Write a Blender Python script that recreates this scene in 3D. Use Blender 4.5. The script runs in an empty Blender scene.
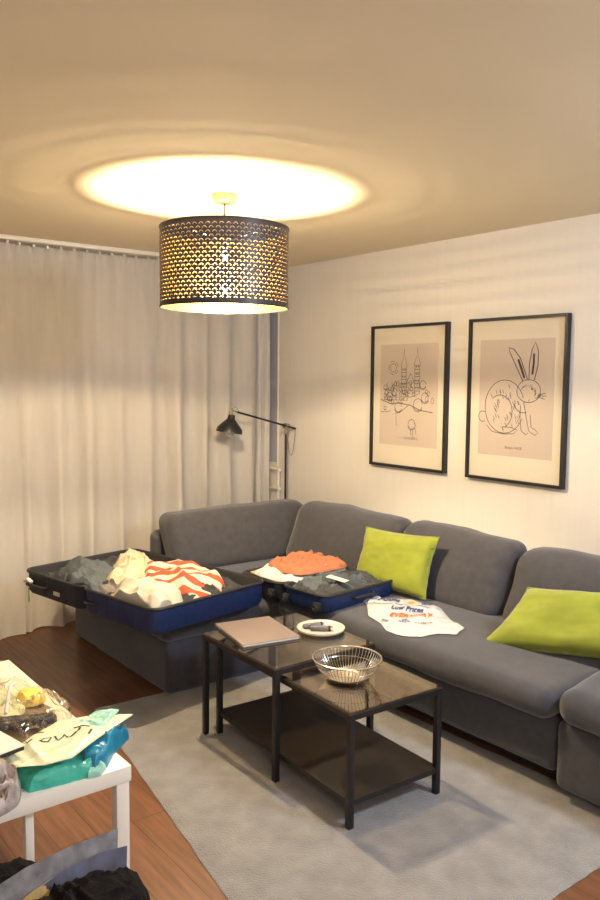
import bpy, bmesh, math, random
from mathutils import Vector, Matrix, noise
from mathutils.bvhtree import BVHTree
sc = bpy.context.scene
col = sc.collection
PI = math.pi
R_ = math.radians

# ------------------------------------------------------------------ camera
F_PX, PITCH, ROLL, YAW = 794.065, .0891197, -.00886957, -.90686148
fw = Vector((math.sin(YAW)*math.cos(PITCH), math.cos(YAW)*math.cos(PITCH), -math.sin(PITCH)))
rt = Vector((math.cos(YAW), -math.sin(YAW), 0)); dn = fw.cross(rt)
rt2 = math.cos(ROLL)*rt + math.sin(ROLL)*dn; dn2 = -math.sin(ROLL)*rt + math.cos(ROLL)*dn
cd = bpy.data.cameras.new('camera'); cam = bpy.data.objects.new('camera', cd); col.objects.link(cam)
M = Matrix((rt2, -dn2, -fw)).transposed().to_4x4(); M.translation = Vector((0, 0, 1.65))
cam.matrix_world = M
cd.sensor_fit = 'VERTICAL'; cd.sensor_height = 36; cd.lens = F_PX/900*36; cd.clip_start = .05
sc.camera = cam

# ------------------------------------------------------------------ world, unseen fill lights, exposure
w = bpy.data.worlds.new('world'); sc.world = w; w.use_nodes = True
w.node_tree.nodes['Background'].inputs[0].default_value = (.35, .42, .6, 1)
w.node_tree.nodes['Background'].inputs[1].default_value = .05
sc.view_settings.view_transform = 'Standard'; sc.view_settings.look = 'None'
sc.view_settings.gamma = 1; sc.view_settings.use_curve_mapping = False
sc.view_settings.exposure = 0.38
BULB = 5600.0          # strength of the two bulbs in the drum lamp
BULB_COL = (1.0, .785, .49)
def area(name, loc, size, power, color, target):
    l = bpy.data.lights.new(name, 'AREA'); l.shape = 'DISK'; l.size = size; l.energy = power; l.color = color
    o = bpy.data.objects.new(name, l); col.objects.link(o); o.location = loc
    o.rotation_euler = (Vector(target)-Vector(loc)).to_track_quat('-Z', 'Y').to_euler()
    return o
def globe(name, loc, rad, power, color):
    l = bpy.data.lights.new(name, 'POINT'); l.shadow_soft_size = rad; l.energy = power; l.color = color
    o = bpy.data.objects.new(name, l); col.objects.link(o); o.location = loc; return o
globe('camera_side_fill', (.75, .1, 2.0), .16, 50, (1.0, .90, .83))  # unseen fill light added to brighten the room from the camera side
area('cool_fill_right', (-.15, 2.75, 2.40), .45, 54, (.74, .84, 1.0), (-2.2, 2.0, .1))  # unseen cool light added from the right, its real source unknown

# ------------------------------------------------------------------ materials
def nodes(name):
    m = bpy.data.materials.new(name); m.use_nodes = True
    nt = m.node_tree; return m, nt, nt.nodes, nt.links, nt.nodes['Principled BSDF']
def P(name, c, rough=.6, metal=0, var=0, vscale=8, bump=0, bscale=60, sheen=0, stretch=(1, 1, 1), spec=None, trans=0, alpha=1):
    m, nt, N, L, b = nodes(name)
    b.inputs['Base Color'].default_value = (*c, 1); b.inputs['Roughness'].default_value = rough
    b.inputs['Metallic'].default_value = metal
    if spec is not None: b.inputs['Specular IOR Level'].default_value = spec
    if sheen: b.inputs['Sheen Weight'].default_value = sheen; b.inputs['Sheen Roughness'].default_value = .4
    if trans: b.inputs['Transmission Weight'].default_value = trans
    if alpha < 1: b.inputs['Alpha'].default_value = alpha
    if var or bump:
        tc = N.new('ShaderNodeTexCoord'); mp = N.new('ShaderNodeMapping'); mp.inputs['Scale'].default_value = stretch
        L.new(tc.outputs['Object'], mp.inputs['Vector'])
    if var:
        n = N.new('ShaderNodeTexNoise'); n.inputs['Scale'].default_value = vscale; n.inputs['Detail'].default_value = 6
        L.new(mp.outputs[0], n.inputs['Vector'])
        r = N.new('ShaderNodeValToRGB'); e = r.color_ramp.elements
        e[0].position = .3; e[1].position = .7
        e[0].color = (*[x*(1-var) for x in c], 1); e[1].color = (*[min(1, x*(1+var)) for x in c], 1)
        L.new(n.outputs[0], r.inputs[0]); L.new(r.outputs[0], b.inputs['Base Color'])
    if bump:
        n2 = N.new('ShaderNodeTexNoise'); n2.inputs['Scale'].default_value = bscale; n2.inputs['Detail'].default_value = 4
        L.new(mp.outputs[0], n2.inputs['Vector'])
        bp = N.new('ShaderNodeBump'); bp.inputs['Strength'].default_value = bump; bp.inputs['Distance'].default_value = .01
        L.new(n2.outputs[0], bp.inputs['Height']); L.new(bp.outputs[0], b.inputs['Normal'])
    return m
def stripes(name, c1, c2, axis, freq, duty=.5, distort=.0, rough=.7, extra=None):
    m, nt, N, L, b = nodes(name); b.inputs['Roughness'].default_value = rough
    tc = N.new('ShaderNodeTexCoord'); sep = N.new('ShaderNodeSeparateXYZ')
    L.new(tc.outputs['Object'], sep.inputs[0])
    n = N.new('ShaderNodeTexNoise'); n.inputs['Scale'].default_value = 6; L.new(tc.outputs['Object'], n.inputs['Vector'])
    a = N.new('ShaderNodeMath'); a.operation = 'MULTIPLY_ADD'; a.inputs[1].default_value = distort
    L.new(n.outputs[0], a.inputs[0]); L.new(sep.outputs[axis], a.inputs[2])
    if extra is not None:
        e = N.new('ShaderNodeMath'); e.operation = 'MULTIPLY_ADD'; e.inputs[1].default_value = extra[1]
        L.new(sep.outputs[extra[0]], e.inputs[0]); L.new(a.outputs[0], e.inputs[2]); a = e
    s = N.new('ShaderNodeMath'); s.operation = 'MULTIPLY'; s.inputs[1].default_value = freq; L.new(a.outputs[0], s.inputs[0])
    f = N.new('ShaderNodeMath'); f.operation = 'FRACT'; L.new(s.outputs[0], f.inputs[0])
    g = N.new('ShaderNodeMath'); g.operation = 'GREATER_THAN'; g.inputs[1].default_value = duty; L.new(f.outputs[0], g.inputs[0])
    mx = N.new('ShaderNodeMix'); mx.data_type = 'RGBA'; mx.inputs['A'].default_value = (*c1, 1); mx.inputs['B'].default_value = (*c2, 1)
    L.new(g.outputs[0], mx.inputs['Factor']); L.new(mx.outputs['Result'], b.inputs['Base Color'])
    return m
def clear(name, tint, fac=.12, rough=.03):
    m, nt, N, L, b = nodes(name); N.remove(b)
    out = N['Material Output']; t = N.new('ShaderNodeBsdfTransparent'); t.inputs[0].default_value = (*tint, 1)
    g = N.new('ShaderNodeBsdfGlossy'); g.inputs['Roughness'].default_value = rough; g.inputs[0].default_value = (1, 1, 1, 1)
    lw = N.new('ShaderNodeLayerWeight'); lw.inputs['Blend'].default_value = .5
    pw = N.new('ShaderNodeMath'); pw.operation = 'POWER'; pw.inputs[1].default_value = 5; L.new(lw.outputs['Facing'], pw.inputs[0])
    ad = N.new('ShaderNodeMath'); ad.operation = 'ADD'; ad.use_clamp = True; ad.inputs[1].default_value = fac+.025; L.new(pw.outputs[0], ad.inputs[0])
    mx = N.new('ShaderNodeMixShader'); L.new(ad.outputs[0], mx.inputs[0]); L.new(t.outputs[0], mx.inputs[1]); L.new(g.outputs[0], mx.inputs[2])
    L.new(mx.outputs[0], out.inputs[0]); return m
def emit(name, c, s):
    m, nt, N, L, b = nodes(name); b.inputs['Base Color'].default_value = (*c, 1)
    b.inputs['Emission Color'].default_value = (*c, 1); b.inputs['Emission Strength'].default_value = s; return m

def wood_floor():
    m, nt, N, L, b = nodes('wood_planks')
    tc = N.new('ShaderNodeTexCoord')
    br = N.new('ShaderNodeTexBrick'); br.inputs['Scale'].default_value = 1
    br.inputs['Brick Width'].default_value = 1.3; br.inputs['Row Height'].default_value = .14
    br.inputs['Mortar Size'].default_value = .0018; br.inputs['Mortar Smooth'].default_value = .2
    br.inputs['Color1'].default_value = (.165, .076, .041, 1); br.inputs['Color2'].default_value = (.220, .105, .057, 1)
    br.inputs['Mortar'].default_value = (.07, .03, .018, 1)
    L.new(tc.outputs['Object'], br.inputs['Vector'])
    mp = N.new('ShaderNodeMapping'); mp.inputs['Scale'].default_value = (1.5, 22, 1); L.new(tc.outputs['Object'], mp.inputs['Vector'])
    n = N.new('ShaderNodeTexNoise'); n.inputs['Scale'].default_value = 2.2; n.inputs['Detail'].default_value = 8; L.new(mp.outputs[0], n.inputs['Vector'])
    r = N.new('ShaderNodeValToRGB'); r.color_ramp.elements[0].position = .3; r.color_ramp.elements[0].color = (.6, .55, .5, 1); r.color_ramp.elements[1].position = .7; r.color_ramp.elements[1].color = (1.1, 1.1, 1.1, 1)
    L.new(n.outputs[0], r.inputs[0])
    mx = N.new('ShaderNodeMix'); mx.data_type = 'RGBA'; mx.blend_type = 'MULTIPLY'; mx.inputs['Factor'].default_value = 1
    L.new(br.outputs['Color'], mx.inputs['A']); L.new(r.outputs[0], mx.inputs['B']); L.new(mx.outputs['Result'], b.inputs['Base Color'])
    b.inputs['Roughness'].default_value = .34; return m

M_floor = wood_floor()
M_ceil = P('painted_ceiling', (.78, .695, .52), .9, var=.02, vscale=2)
M_wall = P('cream_wallpaper', (.75, .725, .69), .85, var=.018, vscale=3, stretch=(9, 9, .6), bump=.05, bscale=90)
M_skirt = P('white_paint', (.75, .72, .66), .5)
M_rug = P('rug_pile', (.252, .245, .243), .98, var=.16, vscale=11, bump=.9, bscale=160, sheen=.3)
M_cur = P('curtain_linen', (.86, .82, .77), .9, var=.04, vscale=3, stretch=(6, 6, 1), bump=.15, bscale=500)
M_sofa = P('charcoal_sofa_fabric', (.050, .050, .061), .95, var=.16, vscale=22, bump=.35, bscale=420, sheen=.35)
M_sofad = P('sofa_feet_and_shade_black', (.02, .018, .018), .9)
M_blk = P('black_powder_steel', (.012, .011, .012), .42)
M_shelf = P('black_shelf_board', (.013, .011, .010), .5, var=.1)
M_brass = P('brass', (.30, .26, .18), .45, .4)
M_chrome = P('chrome_wire', (.75, .70, .62), .2, 1)
M_glass = clear('smoked_table_glass', (.82, .76, .68), .10)
M_pglass = clear('picture_glass', (.97, .97, .96), .0, .02)
M_green = P('lime_green_velvet', (.22, .26, .016), .75, var=.1, vscale=9, bump=.1, bscale=300, sheen=.5)
M_blue = P('blue_suitcase_fabric', (.006, .022, .10), .55, var=.2, vscale=30, bump=.3, bscale=300)
M_navy = P('dark_navy_suitcase_fabric', (.010, .015, .032), .6, var=.15, bump=.3, bscale=300)
M_blkf = P('black_lining_fabric', (.018, .018, .022), .8, bump=.2, bscale=200)
M_rub = P('black_rubber', (.015, .015, .016), .5)
M_grey = P('steel_grey_jersey', (.082, .098, .115), .9, var=.12, vscale=12, bump=.25, bscale=200)
M_grey2 = P('taupe_cotton', (.17, .15, .145), .9, var=.1, bump=.25, bscale=200)
M_dgrey = P('anthracite_cotton', (.04, .043, .05), .9, var=.15, bump=.25, bscale=200)
M_cream = P('cream_cotton', (.56, .47, .33), .85, var=.08, vscale=10, bump=.25, bscale=160)
M_white = P('white_cotton', (.55, .54, .54), .85, var=.05, bump=.2, bscale=160)
M_tan = P('tan_cotton', (.42, .31, .19), .85, var=.1, bump=.2, bscale=160)
M_orng = P('terracotta_jersey', (.36, .135, .07), .9, var=.1, vscale=14, bump=.25, bscale=160)
M_plast = P('white_carrier_plastic', (.56, .57, .60), .32, bump=.35, bscale=26)
M_plast2 = P('off_white_carrier_plastic', (.56, .52, .44), .32, bump=.35, bscale=26, var=.04)
M_stripe = stripes('red_and_white_stripes', (.60, .53, .44), (.50, .075, .03), 0, 6.6, .52, .09, extra=(1, -.9))
M_card = P('white_card', (.66, .64, .58), .7)
M_tablew = P('white_lacquer', (.80, .76, .68), .35)
M_pale = P('pale_yellow_plastic', (.72, .74, .52), .3, var=.04, vscale=12, bump=.25, bscale=30)
M_teal = P('teal_plastic', (.05, .40, .30), .3, var=.25, vscale=16, bump=.3, bscale=40)
M_aqua = P('aqua_plastic', (.30, .62, .52), .3, var=.12, vscale=20, bump=.3, bscale=40)
M_azur = P('azure_plastic', (.02, .23, .38), .35, var=.2, vscale=20, bump=.3, bscale=40)
M_brown = P('brown_tissue', (.20, .13, .075), .7, var=.25, vscale=20)
M_yel = P('yellow_fruit_print', (.80, .60, .12), .6, var=.15, vscale=30)
M_brush = P('black_bristles', (.035, .032, .045), .5, var=.6, vscale=90, bump=.9, bscale=160)
M_film = clear('clear_film', (.93, .91, .84), .07, .12)
M_black_cloth = P('black_wool', (.008, .007, .008), .95, var=.3, vscale=20, bump=.4, bscale=120, spec=.1)
M_paper = P('grey_printed_paper', (.13, .13, .15), .45, var=.45, vscale=26)
M_violet = P('violet_printed_paper', (.030, .030, .065), .4, var=.7, vscale=22)
M_gold = P('yellow_printed_paper', (.30, .19, .03), .4, var=.25, vscale=20)
M_ink = P('dark_ink', (.05, .04, .035), .7)
M_inkl = P('soft_brown_ink', (.10, .075, .055), .8)
M_print = P('dusty_pink_print_paper', (.64, .555, .51), .8)
M_mat = P('cream_mount_board', (.80, .745, .66), .85)
M_note = P('dusty_pink_cover', (.21, .165, .155), .55, var=.05)
M_cer = P('white_ceramic', (.60, .57, .50), .25)
M_tblue = P('print_blue', (.012, .03, .22), .4)
M_torg = P('print_orange', (.75, .12, .02), .4)
M_tamb = P('print_amber', (.85, .33, .03), .4)
M_tgreen = P('print_green', (.12, .40, .08), .4)
M_night = P('night_window_glass', (.38, .40, .50), .35)

# ------------------------------------------------------------------ builders
def obj(name, bm, m, parent=None, smooth=True, world=False, loc=None):
    """link bm as one mesh object; world=True: coordinates given in the world, shifted to the parent's base"""
    if world and parent is not None:
        mw = Matrix.Translation(parent.location) @ parent.rotation_euler.to_matrix().to_4x4()
        bmesh.ops.transform(bm, matrix=mw.inverted(), verts=bm.verts)
    if loc is not None:
        bmesh.ops.transform(bm, matrix=Matrix.Translation(-Vector(loc)), verts=bm.verts)
    bmesh.ops.recalc_face_normals(bm, faces=bm.faces)
    me = bpy.data.meshes.new(name); bm.to_mesh(me); bm.free()
    for x in (m if isinstance(m, (list, tuple)) else [m]): me.materials.append(x)
    if smooth:
        for p in me.polygons: p.use_smooth = True
        try: me.set_sharp_from_angle(angle=R_(42))
        except Exception: pass
    o = bpy.data.objects.new(name, me); col.objects.link(o)
    if parent is not None: o.parent = parent
    if loc is not None: o.location = loc
    return o
def thing(name, label, cat, loc=(0, 0, 0), rz=0, group=None):
    o = bpy.data.objects.new(name, None); o.empty_display_size = .05; col.objects.link(o)
    o.location = loc; o.rotation_euler = (0, 0, rz); return tag(o, label, cat, group)
def tag(o, label, cat, group=None):
    o['label'] = label; o['category'] = cat
    if group: o['group'] = group
    return o
def struct(name, bm, m, smooth=False):
    o = obj(name, bm, m, smooth=smooth); o['kind'] = 'structure'; return o
def box(bm, x0, x1, y0, y1, z0, z1, bev=0):
    r = bmesh.ops.create_cube(bm, size=1)
    for v in r['verts']:
        v.co = Vector((x0+(v.co.x+.5)*(x1-x0), y0+(v.co.y+.5)*(y1-y0), z0+(v.co.z+.5)*(z1-z0)))
    if bev:
        es = {e for v in r['verts'] for e in v.link_edges}
        bmesh.ops.bevel(bm, geom=list(es), offset=bev, segments=2, profile=.5, affect='EDGES')
    return bm
def B(*a, **k):
    return box(bmesh.new(), *a, **k)
def tube(bm, pts, r, seg=10, cap=True):
    pts = [Vector(p) for p in pts]; rings = []
    up = Vector((0, 0, 1)); prev = None
    for i, p in enumerate(pts):
        d = (pts[min(i+1, len(pts)-1)]-pts[max(i-1, 0)]).normalized()
        if prev is None:
            a = up if abs(d.z) < .9 else Vector((1, 0, 0)); n = d.cross(a).normalized()
        else: n = (prev-d*prev.dot(d)).normalized()
        prev = n; b = d.cross(n); rr = r[i] if isinstance(r, (list, tuple)) else r
        rings.append([bm.verts.new(p+rr*(math.cos(2*PI*k/seg)*n+math.sin(2*PI*k/seg)*b)) for k in range(seg)])
    for a, b in zip(rings, rings[1:]):
        for k in range(seg): bm.faces.new((a[k], a[(k+1) % seg], b[(k+1) % seg], b[k]))
    if cap: bm.faces.new(rings[0][::-1]); bm.faces.new(rings[-1])
    return bm
def lathe(bm, prof, seg=40, c=(0, 0, 0)):
    c = Vector(c); rings = []
    for r, z in prof:
        if r < 1e-5: rings.append([bm.verts.new(c+Vector((0, 0, z)))])
        else: rings.append([bm.verts.new(c+Vector((r*math.cos(2*PI*k/seg), r*math.sin(2*PI*k/seg), z))) for k in range(seg)])
    for a, b in zip(rings, rings[1:]):
        for k in range(seg):
            f = [a[k % len(a)], a[(k+1) % len(a)], b[(k+1) % len(b)], b[k % len(b)]]
            f = list(dict.fromkeys(f))
            if len(f) > 2: bm.faces.new(f)
    return bm
def cushion(x0, x1, y0, y1, z0, z1, r=.05, puff=(0, 0, 0), wr=0, ws=5, seed=0, cuts=19, warp=None):
    """soft upholstered block: rounded edges, bulging faces, creases"""
    bm = bmesh.new(); bmesh.ops.create_cube(bm, size=2)
    bmesh.ops.subdivide_edges(bm, edges=bm.edges[:], cuts=cuts, use_grid_fill=True)
    h = Vector(((x1-x0)/2, (y1-y0)/2, (z1-z0)/2)); c = Vector(((x0+x1)/2, (y0+y1)/2, (z0+z1)/2))
    r = min(r, min(h)*.98)
    off = Vector((seed*7.3, seed*3.1, seed*1.7))
    for v in bm.verts:
        t = v.co.copy(); p = Vector()
        for i in range(3):
            a = abs(t[i]); s = 1 if t[i] >= 0 else -1
            p[i] = s*(a/.7*(h[i]-r) if a <= .7 else (h[i]-r)+(a-.7)/.3*r)
        inner = Vector([max(-(h[i]-r), min(h[i]-r, p[i])) for i in range(3)])
        d = p-inner
        if d.length > 1e-9: p = inner+d.normalized()*r
        q = p.copy()
        for i in range(3):
            j, k = (i+1) % 3, (i+2) % 3
            q[i] += puff[i]*(p[i]/h[i])*max(0, 1-(p[j]/h[j])**2)*max(0, 1-(p[k]/h[k])**2)
        if wr:
            n = noise.noise(q*ws+off)+.5*noise.noise(q*ws*2.3+off)
            nd = Vector((q.x/h.x**1, q.y/h.y, q.z/h.z)).normalized()
            q += nd*n*wr
        if warp: q = warp(q)
        v.co = c+q
    return bm
def lump(outline, h, z0=0, p=3.0, fold=.01, fs=14, seed=0, rings=44, seg=150, ang=0.0, wob=.05, sharp=False):
    """a piece of cloth or film dropped in a heap: outline from above, creased in ridges, closed underneath"""
    bm = bmesh.new(); n = len(outline); pts = [Vector((x, y)) for x, y in outline]
    c = sum(pts, Vector((0, 0)))/n
    dense = []
    for k in range(seg):
        t = k/seg*n; i = int(t); u = t-i
        p0, p1, p2, p3 = pts[(i-1) % n], pts[i % n], pts[(i+1) % n], pts[(i+2) % n]
        if sharp: q = p1.lerp(p2, u)
        else: q = .5*((2*p1)+(p2-p0)*u+(2*p0-5*p1+4*p2-p3)*u*u+(3*p1-p0-3*p2+p3)*u**3)
        nn = noise.noise(Vector((q.x*9+seed, q.y*9, seed*.7)))+.6*noise.noise(Vector((q.x*26+seed, q.y*26, seed*.7)))
        dense.append(c+(q-c)*(1+wob*nn))
    ca, sa = math.cos(ang), math.sin(ang); layers = []
    def ridge(v): return 1-min(1, abs(noise.noise(v))*2.6)
    for j in range(1, rings+1):
        t = (j/rings)**.8; ring = []
        for q in dense:
            xy = c+(q-c)*t
            lx, ly = (xy.x*ca+xy.y*sa), (-xy.x*sa+xy.y*ca)
            v3 = Vector((lx*fs*.40, ly*fs, seed*5.1)); v3 = v3+1.1*noise.noise_vector(v3*.5)
            v4 = Vector((lx*fs*1.5+3, ly*fs*.8, seed*2.3)); v4 = v4+.8*noise.noise_vector(v4*.6)
            rid = ridge(v3)**1.3*.9+ridge(v4)**1.6*.45+ridge(v3*2.3)*.22-.75
            big = noise.noise(Vector((xy.x*6.5, xy.y*6.5, seed)))
            edge = (1-t**p)**.55
            hh = h*edge*(1+.30*big)+fold*rid*1.35*(1-t**9)
            ring.append(bm.verts.new((xy.x, xy.y, z0+max(.0015+.003*(1-t), hh))))
        layers.append(ring)
    cv = bm.verts.new((c.x, c.y, sum(v.co.z for v in layers[0])/seg))
    for k in range(seg): bm.faces.new((cv, layers[0][k], layers[0][(k+1) % seg]))
    for a, b in zip(layers, layers[1:]):
        for k in range(seg): bm.faces.new((a[k], b[k], b[(k+1) % seg], a[(k+1) % seg]))
    low = [bm.verts.new((v.co.x*.985+c.x*.015, v.co.y*.985+c.y*.015, z0-.001)) for v in layers[-1]]
    for k in range(seg): bm.faces.new((layers[-1][k], low[k], low[(k+1) % seg], layers[-1][(k+1) % seg]))
    bm.faces.new(low[::-1])
    return bm
def grow(pts, k):
    cx, cy = sum(p[0] for p in pts)/len(pts), sum(p[1] for p in pts)/len(pts)
    return [(cx+(x-cx)*k, cy+(y-cy)*k) for x, y in pts]
def prism(bm, poly, z0, z1):
    a = [bm.verts.new((x, y, z0)) for x, y in poly]; b = [bm.verts.new((x, y, z1)) for x, y in poly]
    bm.faces.new(a[::-1]); bm.faces.new(b); n = len(poly)
    for k in range(n): bm.faces.new((a[k], a[(k+1) % n], b[(k+1) % n], b[k]))
    return bm
BOX = None
def heap(name, label, cat, outline, m, h, z0, group=None, **k):
    bm = lump(outline, h, z0, **k)
    if BOX: keep(bm, *BOX)
    c = Vector((sum(p[0] for p in outline)/len(outline), sum(p[1] for p in outline)/len(outline), z0))
    o = obj(name, bm, m, loc=c); tag(o, label, cat, group); return o

# ------------------------------------------------------------------ the room
CEIL, YR, XL, XB, YF = 2.5, 3.72, -5.22, 1.6, -1.3
struct('floor', B(XL, XB, YF, YR, -.1, 0), M_floor)
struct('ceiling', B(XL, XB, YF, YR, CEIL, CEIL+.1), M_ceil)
struct('wall_right', B(XL, XB, YR, YR+.1, -.1, CEIL+.1), M_wall)
struct('wall_window_side', B(XL-.1, XL, YF-.1, YR+.1, -.1, CEIL+.1), M_wall)
struct('wall_left', B(XL, XB, YF-.1, YF, -.1, CEIL+.1), M_wall)
struct('wall_behind', B(XB, XB+.1, YF-.1, YR+.1, -.1, CEIL+.1), M_wall)
struct('baseboard_right', B(XL+.02, XB, YR-.014, YR, 0, .07, bev=.003), M_skirt)
# narrow window beside the curtain, and the pipes under it
bm = B(-5.165, -5.035, YR-.006, YR, .99, 2.40); struct('window_1', bm, M_night)
bm = bmesh.new()
box(bm, -5.18, -5.165, YR-.02, YR, .96, 2.42); box(bm, -5.035, -5.03, YR-.012, YR, .96, 2.42); box(bm, -5.18, -5.03, YR-.02, YR, 2.40, 2.42)
struct('trim_1', bm, M_skirt)
rp = thing('wall_pipe', 'white heating pipe with two short rungs between curtain edge and floor lamp', 'pipe', (-4.99, YR-.03, 0))
bm = bmesh.new(); tube(bm, [(-4.985, YR-.035, .0), (-4.985, YR-.035, .93)], .011); obj('riser', bm, M_skirt, rp, world=True)
for z in (.94, .79):
    bm = bmesh.new(); tube(bm, [(-5.19, YR-.035, z), (-5.05, YR-.035, z+.0), (-4.965, YR-.035, z)], .013); obj('rung', bm, M_skirt, rp, world=True)

# ------------------------------------------------------------------ rug
bm = bmesh.new(); nx, ny = 90, 60
cr = [Vector((-3.64, 1.56)), Vector((-1.40, 1.20)), Vector((-1.38, 2.80)), Vector((-3.57, 2.745))]
g = []
for i in range(nx+1):
    rowv = []
    for j in range(ny+1):
        u, v = i/nx, j/ny
        q = (cr[0]*(1-u)+cr[1]*u)*(1-v)+(cr[3]*(1-u)+cr[2]*u)*v
        e = min(u, 1-u, v, 1-v)
        ed = .006*noise.noise(Vector((u*20, v*20, 0))) if e == 0 else 0
        z = .012*min(1, .35+e*28)+.0016*noise.noise(Vector((q.x*7, q.y*7, 0)))
        rowv.append(bm.verts.new((q.x+ed, q.y+ed, z if e > 0 else .003)))
    g.append(rowv)
for i in range(nx):
    for j in range(ny): bm.faces.new((g[i][j], g[i+1][j], g[i+1][j+1], g[i][j+1]))
rim = [g[i][0] for i in range(nx)]+[g[nx][j] for j in range(ny)]+[g[i][ny] for i in range(nx, 0, -1)]+[g[0][j] for j in range(ny, 0, -1)]
low = [bm.verts.new((v.co.x, v.co.y, .0005)) for v in rim]; n = len(rim)
for k in range(n): bm.faces.new((rim[k], low[k], low[(k+1) % n], rim[(k+1) % n]))
tag(obj('rug', bm, M_rug, loc=(-2.5, 2.05, 0)), 'large pale grey plush rug lying under the coffee tables', 'rug')

# ------------------------------------------------------------------ curtains
def curtain(label, y0, y1, folds, amp, seed, x=-4.99, ztop=2.455, group='full length curtains on the ceiling rail', hem=.012):
    bm = bmesh.new(); per = 14; nyy = int(folds*per); nz = 34; rows = []
    rnd = random.Random(seed); ph = [rnd.uniform(-.9, .9) for _ in range(int(folds)+3)]; am = [rnd.uniform(.45, 1.2) for _ in range(int(folds)+3)]
    for k in range(nz+1):
        t = k/nz; z = ztop*(1-t)+hem*t; r = []
        for i in range(nyy+1):
            s = i/nyy; fcount = s*folds; fi = int(fcount); fr = fcount-fi
            a = am[fi]*(1-fr)+am[fi+1]*fr; p = ph[fi]*(1-fr)+ph[fi+1]*fr
            gather = max(0, 1-t*9)
            d = a*amp*(.55+.6*t)*math.sin(2*PI*fcount+p*(.6+.7*t))*(1-.55*gather)
            d += gather*.012*math.sin(2*PI*fcount*3.0)
            d += .012*noise.noise(Vector((s*9, z*.8, seed)))*(1+t)+.02*t*noise.noise(Vector((s*4, z*.5, seed+9)))
            yy = y0+(y1-y0)*s+.018*t*math.cos(2*PI*fcount+p)
            zz = z+(.012*noise.noise(Vector((s*11, seed, 0)))+.006 if k == nz else 0)
            r.append(bm.verts.new((x+d, yy, zz)))
        rows.append(r)
    for a, b in zip(rows, rows[1:]):
        for i in range(nyy): bm.faces.new((a[i], a[i+1], b[i+1], b[i]))
    t = thing('curtain', label, 'curtain', (x, (y0+y1)/2, 0), group=group)
    # a real cloth thickness
    geo = bmesh.ops.solidify(bm, geom=bm.faces[:], thickness=.003)
    obj('drape', bm, M_cur, t, world=True)
    nn = max(2, int((y1-y0)/.085))
    for i in range(nn):
        yy = y0+(i+.5)*(y1-y0)/nn; obj('glider', B(x-.006, x+.006, yy-.007, yy+.007, 2.452, 2.472), M_skirt, t, world=True)
curtain('cream linen curtain at the far left edge of the window wall', -.60, 1.655, 11, .048, 3, x=-4.95)
curtain('wide cream linen curtain hanging behind the blue suitcase and drum lamp', 1.66, 3.485, 8.5, .046, 11, x=-5.0)
curtain('narrow strip of curtain hanging nearest the room corner', 3.50, 3.60, 1, .014, 5, x=-5.0)
bm = bmesh.new(); box(bm, -5.04, -4.93, YF, YR-.01, 2.474, 2.4995, bev=.003)
tag(obj('curtain_rail', bm, M_skirt, loc=(-4.98, 1.2, 2.474)), 'long white curtain rail fixed along the ceiling above the curtains', 'rail')

# ------------------------------------------------------------------ drum lamp
LX, LY = -3.20, 2.045
lamp = thing('pendant_lamp', 'black perforated drum ceiling lamp with gold inside hanging over the coffee tables', 'lamp', (LX, LY, CEIL))
bm = bmesh.new(); lathe(bm, [(0, -.0005), (.058, -.0005), (.060, -.012), (.056, -.034), (.048, -.040), (0, -.042)]); obj('ceiling_canopy', bm, M_brass, lamp)
bm = bmesh.new(); tube(bm, [(0, 0, -.04), (0, 0, -.20)], .004); obj('cord', bm, M_blk, lamp)
SR, ZT, ZB = .300, -.158, -.520
def shade_mat(name, c, metal, rough):
    m, nt, N, L, b = nodes(name); b.inputs['Base Color'].default_value = (*c, 1); b.inputs['Metallic'].default_value = metal; b.inputs['Roughness'].default_value = rough
    uv = N.new('ShaderNodeUVMap'); uv.uv_map = 'UVMap'; sep = N.new('ShaderNodeSeparateXYZ'); L.new(uv.outputs[0], sep.inputs[0])
    def mth(op, a, bb=None, cc=None):
        x = N.new('ShaderNodeMath'); x.operation = op
        for i, q in enumerate((a, bb, cc)):
            if q is None: continue
            if isinstance(q, (int, float)): x.inputs[i].default_value = q
            else: L.new(q, x.inputs[i])
        return x.outputs[0]
    masks = []
    for off in (0, .5):
        x = mth('SUBTRACT', mth('FRACT', mth('ADD', sep.outputs[0], off)), .5)
        y = mth('SUBTRACT', mth('FRACT', mth('ADD', sep.outputs[1], off)), .42)
        y = mth('MULTIPLY', y, 1.1)
        d = mth('SQRT', mth('ADD', mth('MULTIPLY', x, x), mth('MULTIPLY', y, y)))
        m1 = mth('MULTIPLY', mth('GREATER_THAN', d, .25), mth('LESS_THAN', d, .365))
        m1 = mth('MULTIPLY', m1, mth('GREATER_THAN', y, .06))
        masks.append(m1)
    mk = mth('MAXIMUM', masks[0], masks[1])
    band = mth('MULTIPLY', mth('GREATER_THAN', sep.outputs[1], .1), mth('LESS_THAN', sep.outputs[1], 9.25))
    mk = mth('MULTIPLY', mk, band)
    t = N.new('ShaderNodeBsdfTransparent'); mx = N.new('ShaderNodeMixShader')
    L.new(mk, mx.inputs[0]); L.new(b.outputs[0], mx.inputs[1]); L.new(t.outputs[0], mx.inputs[2]); L.new(mx.outputs[0], N['Material Output'].inputs[0])
    return m
M_shade_o = shade_mat('black_perforated_metal', (.05, .042, .05), .3, .45)
M_shade_i = shade_mat('gold_inner_metal', (.12, .070, .016), .4, .5)
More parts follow.
